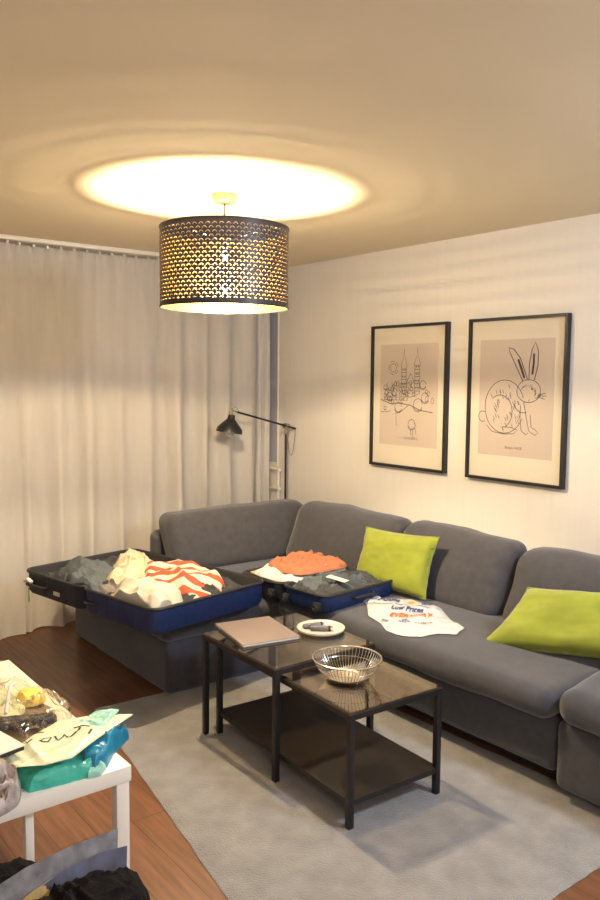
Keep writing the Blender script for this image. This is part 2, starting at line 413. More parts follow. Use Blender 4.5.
def drum(r):
    bm = bmesh.new(); uvl = bm.loops.layers.uv.new('UVMap'); seg = 160; hh = ZT-ZB; cols = 62
    pad = .017
    a = [bm.verts.new((r*math.cos(2*PI*k/seg), r*math.sin(2*PI*k/seg), ZB)) for k in range(seg)]
    b = [bm.verts.new((r*math.cos(2*PI*k/seg), r*math.sin(2*PI*k/seg), ZT)) for k in range(seg)]
    rowh = .0352
    v0 = -pad/rowh; v1 = (hh-pad)/rowh
    for k in range(seg):
        f = bm.faces.new((a[k], a[(k+1) % seg], b[(k+1) % seg], b[k]))
        for l, (u, v) in zip(f.loops, ((k, v0), (k+1, v0), (k+1, v1), (k, v1))): l[uvl].uv = (u/seg*cols, v)
    return bm
so = obj('lamp_shade', drum(SR), M_shade_o, lamp)
si = obj('shade_lining', drum(SR-.0015), M_shade_i, so)
for z in (ZT, ZB):
    bm = bmesh.new(); lathe(bm, [(SR-.003, z-.004), (SR+.002, z-.004), (SR+.002, z+.004), (SR-.003, z+.004), (SR-.003, z-.004)], seg=120); obj('shade_rim', bm, M_blk, so)
bm = bmesh.new()
for k in range(3):
    a = 2*PI*k/3+.5; tube(bm, [(.02*math.cos(a), .02*math.sin(a), -.205), (SR*.5*math.cos(a), SR*.5*math.sin(a), -.185), (SR*.99*math.cos(a), SR*.99*math.sin(a), ZT-.005)], .0022, 6)
obj('shade_spider', bm, M_brass, lamp)
bm = bmesh.new(); lathe(bm, [(0, -.19), (.018, -.19), (.021, -.20), (.021, -.245), (.010, -.25), (.008, -.273), (0, -.273)], 24); obj('lamp_socket', bm, M_cer, lamp)
M_bulb = emit('warm_lit_bulb', BULB_COL, BULB)
bm = bmesh.new(); lathe(bm, [(0, -.272), (.010, -.273), (.018, -.281), (.019, -.298), (.014, -.308), (0, -.311)], 20); obj('light_bulb', bm, M_bulb, lamp)
bm = bmesh.new(); tube(bm, [(.040, 0, -.225), (.044, 0, -.300), (.026, 0, -.372), (0, 0, -.375)], .004, 8); tube(bm, [(.02, 0, -.225), (.040, 0, -.225)], .005, 8); obj('bulb_arm', bm, M_brass, lamp)
bm = bmesh.new(); lathe(bm, [(0, -.422), (.010, -.423), (.018, -.431), (.019, -.448), (.014, -.458), (0, -.461)], 20); obj('light_bulb', bm, M_bulb, lamp)
bm = bmesh.new(); lathe(bm, [(0, -.362), (.015, -.362), (.016, -.385), (.008, -.388), (.008, -.423), (0, -.423)], 20); obj('lamp_socket', bm, M_cer, lamp)

# ------------------------------------------------------------------ corner sofa
sofa = thing('corner_sofa', 'long charcoal fabric corner sofa with chaise along the cream wall', 'sofa', (-3.2, 2.9, 0))
def S(name, bm, m=None, p=None): return obj(name, bm, m or M_sofa, p or sofa, world=(p is None)) if p is None else obj(name, bm, m or M_sofa, p, world=False)
S('chaise_base', cushion(-4.78, -3.545, 1.92, 3.56, .006, .30, r=.035, wr=.004, seed=1))
S('sofa_base', cushion(-3.54, -1.755, 2.665, 3.56, .095, .325, r=.03, wr=.003, seed=2))
S('chaise_cushion', cushion(-4.78, -3.52, 1.885, 3.40, .285, .425, r=.065, puff=(0, 0, .008), wr=.006, seed=3))
seat = S('seat_cushion', cushion(-3.535, -1.745, 2.59, 3.36, .315, .440, r=.07, puff=(0, .0, .018), wr=.010, ws=4, seed=4))
def lean_y(q):      # leaning back towards +y
    return Vector((q.x, q.y+.42*(q.z+.2), q.z))
def lean_x(q):
    return Vector((q.x-.42*(q.z+.2), q.y, q.z))
def backw(base, crown, s):
    def f(q):
        q = q.copy()
        if q.z > .10: q.y += (noise.noise(Vector((q.x*26, 0, s)))*.010)*min(1, (q.z-.10)*9)*(1 if q.y < 0 else .2)
        q.z += crown*(q.x)*(.5+q.z*2)
        return lean_y(q)
    return f
for i, (xa, xb, zt, cr_) in enumerate(((-4.33, -3.335, .80, .0), (-3.325, -2.505, .805, -.03), (-2.495, -1.62, .80, .03))):
    S('back_cushion', cushion(xa, xb, 3.20, 3.41, .40, zt, r=.085, puff=(.0, .035, .012), wr=.010, ws=4.2, seed=10+i, warp=backw(0, cr_, i)))
S('back_cushion', cushion(-4.50, -4.28, 2.42, 3.56, .41, .772, r=.075, puff=(.03, 0, .008), wr=.007, ws=4, seed=20, warp=lean_x))
S('back_frame', cushion(-4.755, -4.56, 2.43, 3.56, .06, .64, r=.05, wr=.003, seed=21))
S('back_frame', cushion(-4.62, -1.10, 3.56, 3.69, .06, .60, r=.04, wr=.003, seed=22))
def armw(q):
    q = q.copy()
    q.z += .16*max(0, (q.y+.35))*(.5+q.z*2) if q.z > -.05 else 0
    return q
S('armrest', cushion(-1.735, -1.16, 2.60, 3.50, .335, .475, r=.075, puff=(0, 0, .02), wr=.008, seed=30, warp=armw))
S('armrest_base', cushion(-1.74, -1.17, 2.64, 3.50, .055, .335, r=.035, wr=.003, seed=31))
S('under_sofa_shade', B(-3.50, -1.20, 2.80, 3.50, .012, .10), M_sofad)  # black board added to darken the gap under the sofa, standing in for shade
for x, y in ((-3.45, 2.95), (-2.4, 2.95), (-1.84, 2.95), (-1.30, 2.95), (-4.55, 3.45), (-1.9, 3.45)):
    S('foot', B(x-.03, x+.03, y-.03, y+.03, 0, .11, bev=.004), M_sofad)

# ------------------------------------------------------------------ lime pillows
def pillow(label, loc, rot, wd, ht, th, seed, dim=None, spin=0, shear=0):
    def sk(u, v): return shear*v*ht/2*max(0, -u)
    bm = bmesh.new(); n = 30; top = []; bot = []
    for s, arr in ((1, top), (-1, bot)):
        for i in range(n+1):
            r = []
            for j in range(n+1):
                u, v = i/n*2-1, j/n*2-1
                pin = 1-.07*(1-abs(u)**2)*(abs(v)**4) ; pin2 = 1-.09*(1-abs(v)**2)*(abs(u)**4)
                t = ((1-u**4)*(1-v**4))**.5*(1-.25*(u*u+v*v)/2)
                nn = noise.noise(Vector((u*2.2+seed, v*2.2, s)))
                z = s*th/2*t*(1+.22*nn)+s*.004*noise.noise(Vector((u*7, v*7, seed)))
                if dim and s > 0: z -= dim[2]*math.exp(-((u-dim[0])**2+(v-dim[1])**2)/.03)
                r.append(bm.verts.new((u*wd/2*pin2+sk(u, v), v*ht/2*pin, z)))
            arr.append(r)
    for arr in (top, bot):
        for i in range(n):
            for j in range(n): bm.faces.new((arr[i][j], arr[i+1][j], arr[i+1][j+1], arr[i][j+1]))
    bmesh.ops.remove_doubles(bm, verts=bm.verts, dist=.0004)
    t = thing('throw_pillow', label, 'pillow', loc); t.rotation_euler = (Matrix.Rotation(0, 3, 'X') @ __import__('mathutils').Euler(rot).to_matrix() @ Matrix.Rotation(spin, 3, 'Z')).to_euler()
    obj('cover', bm, M_green, t)
    bm = bmesh.new(); pts = []
    for k in range(81):
        a = 2*PI*k/80; m = max(abs(math.cos(a)), abs(math.sin(a))); u, v = math.cos(a)/m, math.sin(a)/m
        pin = 1-.07*(1-abs(u)**2)*(abs(v)**4); pin2 = 1-.09*(1-abs(v)**2)*(abs(u)**4)
        pts.append((u*wd/2*pin2+sk(u, v), v*ht/2*pin, 0))
    tube(bm, pts, .0035, 6, cap=False); obj('seam', bm, M_green, t)
    return t
p1 = pillow('lime green velvet pillow standing upright behind the white carrier bag', (-3.165, 3.165, .622), (R_(69), R_(-2), R_(5)), .54, .345, .13, 1)
p2 = pillow('lime green velvet pillow reclining beside the armrest with a dent on the right', (-1.90, 3.075, .596), (R_(54), R_(-3), R_(9)), .78, .31, .15, 4, dim=(.42, .25, .05), spin=R_(5), shear=.62)
bm = B(-.02, .02, -.004, .01, -.001, .001); lb = obj('care_label', bm, M_card, p2); lb.location = (-.11, -.192, 0)

# ------------------------------------------------------------------ coffee tables
def glass_table(label, x0, x1, y0, y1, H, shelf=None, z0=.012, rz=0):
    t = thing('coffee_table', label, 'table', ((x0+x1)/2, (y0+y1)/2, z0)); s = .024
    for x in (x0, x1-s):
        for y in (y0, y1-s): obj('leg', B(x, x+s, y, y+s, z0, H-.022, bev=.0015), M_blk, t, world=True)
    bm = bmesh.new()
    box(bm, x0, x1, y0, y0+s, H-.022, H-.001); box(bm, x0, x1, y1-s, y1, H-.022, H-.001)
    box(bm, x0, x0+s, y0+s, y1-s, H-.022, H-.001); box(bm, x1-s, x1, y0+s, y1-s, H-.022, H-.001)
    obj('top_frame', bm, M_blk, t, world=True, smooth=False)
    obj('glass_top', B(x0+.004, x1-.004, y0+.004, y1-.004, H-.001, H+.005), M_glass, t, world=True, smooth=False)
    if shelf: obj('shelf', B(x0+.004, x1-.004, y0+.004, y1-.004, shelf, shelf+.022, bev=.001), M_shelf, t, world=True, smooth=False)
    t.rotation_euler = (0, 0, rz); return t
glass_table('taller black glass-topped coffee table carrying the notebook and white plate', -3.065, -2.495, 1.838, 2.385, .482)
glass_table('lower black glass-topped coffee table with black bottom shelf, under the wire bowl', -3.025, -2.045, 1.872, 2.338, .445, shelf=.098, rz=R_(-2.6))
HT, HL = .4875, .4505
# notebook
nb = thing('notebook', 'thin dusty pink notebook lying on the taller coffee table', 'notebook', (-2.925, 2.045, HT), R_(-11))
obj('pages', B(-.165, .165, -.135, .135, .0022, .010), M_card, nb, smooth=False)
bm = bmesh.new(); box(bm, -.170, .170, -.14, .14, .010, .0125, bev=.0008); box(bm, -.170, .170, -.14, .14, 0, .0022); box(bm, -.171, -.168, -.14, .14, 0, .0125); obj('cover', bm, M_note, nb)
# plate with small things
pl = tag(obj('plate', lathe(bmesh.new(), [(0, 0), (.085, 0), (.108, .010), (.112, .020), (.109, .021), (.100, .013), (.08, .007), (0, .006)], 56), M_cer, loc=None), 'round white ceramic plate on the taller coffee table', 'plate')
pl.location = (-2.765, 2.295, HT)
def pod(label, loc, rz, ln):
    t = thing('lighter', label, 'lighter', loc, rz, 'small grey objects on the plate')
    bm = bmesh.new(); tube(bm, [(-ln/2, 0, .014), (-ln/2+.006, 0, .014), (ln/2-.012, 0, .0155), (ln/2, 0, .0155)], [.008, .0125, .0135, .012], 14); obj('body', bm, M_paper, t)
    bm = bmesh.new(); tube(bm, [(ln/2, 0, .0155), (ln/2+.009, 0, .016)], .0135, 14); obj('cap', bm, M_blk, t)
    bm = bmesh.new(); tube(bm, [(ln/2+.009, 0, .016), (ln/2+.02, 0, .017)], [.011, .008], 14); obj('tip', bm, M_chrome, t)
pod('grey cylindrical gadget lying left on the white plate', (-2.808, 2.275, HT+.004), R_(70), .085)
pod('grey cylindrical gadget with black cap nearest the middle of the white plate', (-2.755, 2.278, HT+.004), R_(50), .085)
# wire bowl
bw = thing('wire_bowl', 'round silver wire fruit bowl on the lower coffee table', 'bowl', (-2.320, 2.065, HL))
lathe_b = lathe(bmesh.new(), [(0, .006), (.072, .006), (.078, .010), (.080, .016), (.076, .016), (.072, .011), (0, .009)], 48); obj('bowl_base', lathe_b, M_chrome, bw)
bm = bmesh.new(); ring = [(.138*math.cos(2*PI*k/64), .138*math.sin(2*PI*k/64), .088) for k in range(65)]; tube(bm, ring, .0038, 8, cap=False); obj('rim', bm, M_chrome, bw)
bm = bmesh.new(); ring = [(.120*math.cos(2*PI*k/64), .120*math.sin(2*PI*k/64), .052) for k in range(65)]; tube(bm, ring, .0015, 6, cap=False); obj('middle_ring', bm, M_chrome, bw)
bm = bmesh.new()
for k in range(56):
    a = 2*PI*k/56; c_, s_ = math.cos(a), math.sin(a)
    tube(bm, [(r*c_, r*s_, z) for r, z in ((.077, .013), (.098, .024), (.116, .046), (.130, .069), (.138, .088))], .0013, 5)
w_ = obj('wires', bm, M_chrome, bw)
for k in range(3):
    a = 2*PI*k/3; obj('foot', lathe(bmesh.new(), [(0, 0), (.006, 0), (.006, .007), (0, .007)], 10, (.06*math.cos(a), .06*math.sin(a), 0)), M_chrome, bw)

# ------------------------------------------------------------------ suitcases
def rr(hx, hy, r, seg=7):
    out = []
    for cx, cy, a0 in ((hx-r, hy-r, 0), (-hx+r, hy-r, 90), (-hx+r, -hy+r, 180), (hx-r, -hy+r, 270)):
        for k in range(seg+1):
            a = R_(a0+90*k/seg); out.append((cx+r*math.cos(a), cy+r*math.sin(a)))
    return out
def tray(cx, hx, hy, d, rad=.06, rib=False):
    """open half shell, outside"""
    bm = bmesh.new()
    prof = [(-.035, 0), (-.012, .008), (0, .03), (.0, d-.03), (.0, d-.018)]
    loops = []
    for o_, z in prof:
        pts = rr(hx+o_, hy+o_, rad+o_*.5)
        # densify the straight sides for the ribs
        dense = []
        for i, p in enumerate(pts):
            q = pts[(i+1) % len(pts)]; L_ = math.hypot(q[0]-p[0], q[1]-p[1]); m = max(1, int(L_/.012))
            for k in range(m): dense.append((p[0]+(q[0]-p[0])*k/m, p[1]+(q[1]-p[1])*k/m))
        if not loops: cnt = len(dense)
        while len(dense) > cnt: dense.pop()
        while len(dense) < cnt: dense.append(dense[-1])
        loops.append((dense, z))
    # fixed sampling by arc length keeps every ring the same
    def resample(ps, n):
        L = [0]
        for i in range(len(ps)): q = ps[(i+1) % len(ps)]; L.append(L[-1]+math.hypot(q[0]-ps[i][0], q[1]-ps[i][1]))
        out = []; j = 0
        for k in range(n):
            t = L[-1]*k/n
            while L[j+1] < t: j += 1
            u = (t-L[j])/max(1e-9, L[j+1]-L[j]); q = ps[(j+1) % len(ps)]; out.append((ps[j][0]+(q[0]-ps[j][0])*u, ps[j][1]+(q[1]-ps[j][1])*u))
        return out
    n = 200; rings = []
    for o_, z in prof:
        ps = resample(rr(hx+o_, hy+o_, rad+o_*.5), n); r = []
        for k, (x, y) in enumerate(ps):
            f = 1
            if rib and .02 < z < d-.02:
                f = 1-.006*(1 if (k % 8) < 2 else 0)
            r.append(bm.verts.new((cx+x*f, y*f, z)))
        rings.append(r)
    for a, b in zip(rings, rings[1:]):
        for k in range(n): bm.faces.new((a[k], a[(k+1) % n], b[(k+1) % n], b[k]))
    bm.faces.new(rings[0][::-1])
    return bm
def tray_in(cx, hx, hy, d, rad=.05):
    bm = bmesh.new(); rings = []
    for o_, z in ((0, d-.012), (-.012, d-.010), (-.016, d-.02), (-.02, .03), (-.035, .014)):
        rings.append([bm.verts.new((cx+x, y, z)) for x, y in rr(hx+o_, hy+o_, rad+o_*.3)])
    n = len(rings[0])
    for a, b in zip(rings, rings[1:]):
        for k in range(n): bm.faces.new((a[k], a[(k+1) % n], b[(k+1) % n], b[k]))
    bm.faces.new(rings[-1]); return bm
def rim_tube(cx, hx, hy, z, rad, r):
    bm = bmesh.new(); ps = rr(hx, hy, rad, 6); pts = [(cx+x, y, z) for x, y in ps]+[(cx+ps[0][0], ps[0][1], z)]
    tube(bm, pts, r, 8, cap=False); return bm
def half_case(t, cx, hx, hy, d, m, rib=True):
    sh = obj('shell', tray(cx, hx, hy, d, rib=rib), m, t)
    obj('lining', tray_in(cx, hx, hy, d), M_blkf, sh)
    obj('zip_rim', rim_tube(cx, hx+.001, hy+.001, d-.014, .06, .009), M_rub, sh)
    return sh
def wheel_at(parent, x, y, z, ax=(0, 1, 0)):
    bm = bmesh.new(); a = Vector(ax); tube(bm, [Vector((x, y, z))-a*.011, Vector((x, y, z))+a*.011], .022, 18); wv = obj('wheel', bm, M_rub, parent)
    bm = bmesh.new(); tube(bm, [Vector((x, y, z))-a*.013, Vector((x, y, z))+a*.013], .008, 12); obj('hub', bm, M_chrome, wv)
    bm = bmesh.new(); box(bm, x-.022, x+.022, y+.004, y+.030, z-.012, z+.028, bev=.004); obj('wheel_housing', bm, M_rub, parent)
# large one
ZA, DA = .434, .145
A = thing('suitcase', 'large blue suitcase lying open on the chaise, clothes heaped inside', 'suitcase', (-3.93, 1.965, ZA), R_(10.5))
ha = .302; hyA = .378
half_case(A, .302, ha-.004, hyA, DA, M_blue)
half_case(A, -.285, ha-.021, hyA, DA, M_navy)
bm = bmesh.new(); box(bm, -.006, .006, -.33, .33, .02, .05); obj('hinge', bm, M_rub, A)
bm = bmesh.new(); tube(bm, [(-.48, -.380, .070), (-.47, -.414, .074), (-.40, -.422, .076), (-.33, -.414, .074), (-.32, -.380, .070)], .010, 10); h_ = obj('carry_handle', bm, M_rub, A)
bm = bmesh.new(); tube(bm, [(-.485, -.390, .078), (-.50, -.410, .090), (-.46, -.413, .10), (-.44, -.405, .085)], .012, 8); obj('luggage_tag', bm, M_card, A)
bm = bmesh.new(); box(bm, -.435, -.427, -.430, -.427, -.015, .065); obj('tag_ribbon', bm, M_tgreen, A)
bm = bmesh.new(); box(bm, -.26, -.205, -.3835, -.377, .045, .065, bev=.001); obj('name_plate', bm, M_card, A)
bm = bmesh.new(); tube(bm, [(.04, -.379, .07), (.06, -.397, .07), (.12, -.397, .07), (.14, -.379, .07)], .007, 8); obj('side_handle', bm, M_rub, A)
# smaller one
ZB_, DB = .440, .110
Bs = thing('suitcase', 'smaller dark suitcase lying open on the sofa corner with folded clothes', 'suitcase', (-3.42, 2.812, ZB_), R_(5))
half_case(Bs, .176, .169, .285, DB, M_blue)
half_case(Bs, -.180, .173, .285, DB, M_navy)
bm = bmesh.new(); box(bm, -.006, .006, -.24, .24, .02, .045); obj('hinge', bm, M_rub, Bs)
for x in (-.31, -.06, .06, .30): wheel_at(Bs, x, -.312, .034)
bm = bmesh.new(); tube(bm, [(.345, -.08, .06), (.364, -.07, .06), (.364, .07, .06), (.345, .08, .06)], .008, 8); obj('carry_handle', bm, M_rub, Bs)

# ---- clothes in the large suitcase (heights from the tray floor up)
FA = ZA+.020
def inA(x, y):   # suitcase A's own axes to the world
    a = R_(10.5); return (-3.93+x*math.cos(a)-y*math.sin(a), 1.965+x*math.sin(a)+y*math.cos(a))
def inB(x, y):
    a = R_(5); x *= .89; y *= .93; return (-3.42+x*math.cos(a)-y*math.sin(a), 2.812+x*math.sin(a)+y*math.cos(a))
GA = 'clothes in the large suitcase'
def keep(bm, cx, cy, ang, hx, hy):   # nothing pokes through the shell
    ca, sa = math.cos(ang), math.sin(ang)
    for v in bm.verts:
        dx, dy = v.co.x-cx, v.co.y-cy; lx, ly = dx*ca+dy*sa, -dx*sa+dy*ca
        lx = max(-hx, min(hx, lx)); ly = max(-hy, min(hy, ly)); v.co.x, v.co.y = cx+lx*ca-ly*sa, cy+lx*sa+ly*ca
BOX = (-3.93, 1.965, R_(10.5), .555, .342)
heap('folded_trousers', 'dark anthracite trousers at the far end of the large suitcase', 'clothes', [inA(-.55, -.30), inA(-.30, -.33), inA(-.10, -.31), inA(-.06, .0), inA(-.06, .31), inA(-.40, .33), inA(-.55, .25)], M_dgrey, .108, FA, p=8, fold=.016, seed=2, wob=.01, group=GA)
heap('sweatshirt', 'steel grey sweatshirt bunched at the left end of the large suitcase', 'clothes', grow([(-4.36, 1.66), (-4.46, 1.80), (-4.36, 1.92), (-4.05, 1.93), (-3.88, 1.82), (-3.73, 1.68), (-3.83, 1.60), (-4.05, 1.585)], .98), M_grey, .150, FA, p=4, fold=.022, fs=8, seed=5, group=GA)
heap('shirt', 'small taupe shirt tucked by the front rim of the large suitcase', 'clothes', [inA(-.14, -.345), inA(.06, -.345), inA(.12, -.2), inA(.0, -.1), inA(-.10, -.2)], M_grey2, .118, FA, p=5, fold=.020, fs=18, seed=6, group=GA)
heap('jumper', 'dark grey jumper filling the near right end of the large suitcase', 'clothes', [inA(.04, -.30), inA(.50, -.325), inA(.56, -.1), inA(.56, .28), inA(.40, .335), inA(.04, .31)], M_dgrey, .104, FA, p=8, fold=.022, fs=13, seed=9, wob=.01, group=GA)
heap('blouse', 'crumpled cream blouse heaped across the middle of the large suitcase', 'clothes', grow([(-4.10, 1.84), (-4.40, 2.06), (-4.47, 2.18), (-4.36, 2.24), (-4.10, 2.16), (-3.78, 1.95), (-3.66, 1.74), (-3.86, 1.72)], 1.02), M_cream, .150, FA, p=4, fold=.030, fs=9, seed=12, ang=.6, wob=.08, group=GA)
heap('tan_top', 'tan top showing beneath the white bag at the near rim of the large suitcase', 'clothes', [inA(.14, -.345), inA(.46, -.335), inA(.52, -.20), inA(.34, -.05), inA(.15, -.12)], M_tan, .122, FA, p=5, fold=.022, fs=16, seed=14, group=GA)
wb = heap('carrier_bag', 'crumpled off-white plastic bag with green print on top of the open suitcase', 'bag', grow([(-3.40, 1.66), (-3.62, 1.63), (-3.82, 1.76), (-3.90, 1.94), (-3.68, 2.0), (-3.50, 2.0), (-3.33, 1.88), (-3.28, 1.76)], 1.0), M_plast2, .155, FA, p=4, fold=.030, fs=8, seed=17, ang=.3, wob=.06)
sp = heap('striped_towel', 'red and white striped cloth draped over the heap in the large suitcase', 'clothes', grow([(-4.10, 2.04), (-4.13, 2.17), (-3.96, 2.27), (-3.74, 2.33), (-3.52, 2.27), (-3.40, 2.14), (-3.36, 1.99), (-3.56, 1.93), (-3.68, 1.88), (-3.9, 1.95)], 1.0), M_stripe, .160, FA, p=6, fold=.020, fs=6, seed=21, ang=-.4, wob=.03, group=GA)

# ---- clothes in the smaller suitcase
BOX = (-3.42, 2.812, R_(5), .322, .258)
FB = ZB_+.016
def folded(name, label, m, x0, x1, y0, y1, z0, h, seed, rz=0, wr=.004, g='clothes in the smaller suitcase'):
    cx, cy = (x0+x1)/2, (y0+y1)/2; wx, wy = inB(cx, cy)
    bm = bmesh.new(); n = max(2, int(h/.014))
    parts = []
    for k in range(n):
        a = cushion(x0-cx, x1-cx, y0-cy, y1-cy, h*k/n, h*(k+1)/n+.002, r=h/n*.5, wr=wr, ws=9, seed=seed+k*.37, cuts=15)
        me = bpy.data.meshes.new('tmp'); a.to_mesh(me); a.free(); bm.from_mesh(me); bpy.data.meshes.remove(me)
    o = obj(name, bm, m); o.location = (wx, wy, z0); o.rotation_euler = (0, 0, R_(-1)+rz); return tag(o, label, 'clothes', g)
folded('folded_shirts', 'tan folded shirt at the bottom left of the smaller suitcase', M_tan, -.325, -.02, -.245, .24, FB+.001, .082, 3)
heap('folded_shirts', 'rumpled white shirts under the orange one in the smaller suitcase', 'clothes', [inB(-.36, .24), inB(-.37, -.05), inB(-.33, -.25), inB(-.12, -.27), inB(.02, -.22), inB(.06, -.02), inB(.03, .22), inB(-.15, .27)], M_white, .036, FB+.080, p=7, fold=.018, fs=9, seed=35, ang=1.2, group='clothes in the smaller suitcase')
heap('folded_shirt', 'terracotta orange shirt on top of the pile in the smaller suitcase', 'clothes', [inB(-.385, .05), inB(-.33, -.13), inB(-.05, -.19), inB(.05, -.06), inB(.03, .22), inB(-.20, .27), inB(-.39, .25)], M_orng, .034, FB+.112, p=6, fold=.020, fs=15, seed=8, ang=.5)
heap('trousers', 'dark trousers on the floor of the smaller suitcase under the grey top', 'clothes', [inB(.03, -.275), inB(.36, -.275), inB(.365, .27), inB(.03, .27)], M_dgrey, .085, FB, p=9, fold=.016, seed=31, group='clothes in the smaller suitcase')
heap('grey_top', 'steel grey cotton top spread over the right half of the smaller suitcase', 'clothes', [inB(-.0, -.27), inB(.22, -.25), inB(.33, -.10), inB(.34, .12), inB(.20, .25), inB(.05, .24), inB(-.01, .05)], M_grey, .098, FB, p=5, fold=.026, fs=12, seed=33, ang=.8, group='clothes in the smaller suitcase')
o = obj('paper_slip', B(-.055, .055, -.035, .035, 0, .0015), M_card, smooth=False); o.location = (*inB(.265, -.09), FB+.125); o.rotation_euler = (R_(-4), R_(10), R_(28)); tag(o, 'small white paper slip on the grey top in the smaller suitcase', 'paper')

BOX = None
# ------------------------------------------------------------------ text and strokes
def text_bm(s, size, ext=.0004, bold=False):
    cu = bpy.data.curves.new('t', 'FONT'); cu.body = s; cu.size = size; cu.extrude = 0; cu.align_x = 'CENTER'; cu.resolution_u = 3
    if bold: cu.offset = size*.022
    o = bpy.data.objects.new('t', cu); col.objects.link(o); dg = bpy.context.evaluated_depsgraph_get(); dg.update()
    me = bpy.data.meshes.new_from_object(o.evaluated_get(dg)); bm = bmesh.new(); bm.from_mesh(me)
    bpy.data.objects.remove(o); bpy.data.curves.remove(cu); bpy.data.meshes.remove(me); return bm
def drape(bm, tree, org, ang, arc=0, lift=.0012):
    bmesh.ops.triangulate(bm, faces=bm.faces[:])
    for _ in range(2):
        es = [e for e in bm.edges if e.calc_length() > .012]
        if es: bmesh.ops.subdivide_edges(bm, edges=es, cuts=1); bmesh.ops.triangulate(bm, faces=bm.faces[:])
    ca, sa = math.cos(ang), math.sin(ang)
    for v in bm.verts:
        x, y = v.co.x, v.co.y+arc*v.co.x**2
        wx, wy = org[0]+x*ca-y*sa, org[1]+x*sa+y*ca
        hit = tree.ray_cast(Vector((wx, wy, 2)), Vector((0, 0, -1)))
        z = hit[0].z if hit[0] is not None else .45
        v.co = Vector((wx, wy, z+lift))
    return bm
def tree_of(o):
    me = o.data; mw = Matrix.Translation(o.location) @ o.rotation_euler.to_matrix().to_4x4()
    vs = [mw @ v.co for v in me.vertices]; return BVHTree.FromPolygons(vs, [p.vertices[:] for p in me.polygons])
def strokes2d(lines, wd):
    """flat pen strokes in the xy plane"""
    bm = bmesh.new()
    for ln in lines:
        w2 = wd
        if isinstance(ln, tuple) and isinstance(ln[0], list): ln, w2 = ln
        L = [Vector(p) for p in ln]; prev = None
        for i, p in enumerate(L):
            d = L[min(i+1, len(L)-1)]-L[max(0, i-1)]
            if d.length < 1e-9: d = Vector((1, 0))
            n = Vector((-d.y, d.x)).normalized()*w2/2
            a, b = bm.verts.new((p.x+n.x, p.y+n.y, 0)), bm.verts.new((p.x-n.x, p.y-n.y, 0))
            if prev: bm.faces.new((prev[0], prev[1], b, a))
            prev = (a, b)
    return bm
def arc(cx, cy, rx, ry, a0=0, a1=360, n=22, rot=0):
    o = []; c_, s_ = math.cos(R_(rot)), math.sin(R_(rot))
    for k in range(n+1):
        a = R_(a0+(a1-a0)*k/n); x, y = rx*math.cos(a), ry*math.sin(a); o.append((cx+x*c_-y*s_, cy+x*s_+y*c_))
    return o
# green print on the crumpled bag in the suitcase
tr = tree_of(wb)
bm = strokes2d([arc(0, 0, .05, .02), arc(.03, .015, .04, .016, 0, 300), [(-.09, -.01), (-.04, .012), (.01, .0)], [(.0, .03), (.06, .045), (.1, .03)]], .012)
pc = (-3.80, 1.87); drape(bm, tr, pc, .6, lift=.002); obj('green_print', bm, M_tgreen, wb, world=True)

# ------------------------------------------------------------------ white carrier bag on the seat
ZS = .462
sb = heap('carrier_bag', 'flat white plastic carrier bag with blue and orange lettering on the sofa seat', 'bag',
          [(-3.24, 2.93), (-3.21, 2.99), (-3.14, 2.99), (-3.07, 2.965), (-3.03, 3.03), (-2.95, 3.09), (-2.86, 3.07), (-2.76, 3.10), (-2.66, 3.03), (-2.56, 2.96), (-2.45, 2.93), (-2.41, 2.83), (-2.47, 2.77), (-2.50, 2.69), (-2.58, 2.64), (-2.68, 2.635), (-2.78, 2.68), (-2.90, 2.72), (-3.03, 2.83), (-3.16, 2.885)],
          M_plast, .016, ZS-.012, p=5, fold=.009, fs=8, seed=40, ang=.9, wob=.02, sharp=True)
sm = seat.data; so_ = sofa.location
ts = BVHTree.FromPolygons([v.co+so_ for v in sm.vertices], [p.vertices[:] for p in sm.polygons])
for v in sb.data.vertices:
    wv = v.co+sb.location; hit = ts.ray_cast(Vector((wv.x, wv.y, 2)), Vector((0, 0, -1)))
    if hit[0] is not None: v.co.z += hit[0].z+.004-(ZS-.012)
tr = tree_of(sb); ta = R_(33)
def on_bag(name, s, size, org, m, arc_=0, bold=True, da=0, sy=1.9):
    bm = text_bm(s, size, bold=bold); bmesh.ops.scale(bm, vec=(1, sy, 1), verts=bm.verts); drape(bm, tr, org, ta+da, arc_, lift=.004); return obj(name, bm, m, sb, world=True)
on_bag('print_slogan', 'Low Prices', .037, (-2.785, 2.880), M_tblue)
on_bag('print_slogan', 'EVERYDAY', .044, (-2.700, 2.815), M_torg, .25)
on_bag('print_small', '3nt  ~rices~  ~~nc-~', .030, (-2.655, 2.740), M_tblue, .5, False)
on_bag('print_logo', 'Poula', .054, (-2.955, 2.915), M_tblue)
on_bag('print_logo', 'ics', .054, (-2.790, 3.030), M_tblue)
st = [(.020*(1 if k % 2 == 0 else .45)*math.sin(PI*k/5), .020*(1 if k % 2 == 0 else .45)*math.cos(PI*k/5)) for k in range(10)]
bm = bmesh.new(); bm.faces.new([bm.verts.new((x*1.3, y*2, 0)) for x, y in st])
drape(bm, tr, (-2.865, 2.998), ta, lift=.0025); obj('print_star', bm, M_tamb, sb, world=True)
bm = strokes2d([[(-.20, .09), (-.21, -.01), (-.15, -.035), (-.05, -.022), (0, -.035), (.1, -.022), (.19, -.03)]], .006)
drape(bm, tr, (-2.865, 2.955), ta, lift=.0025); obj('logo_outline', bm, M_tblue, sb, world=True)

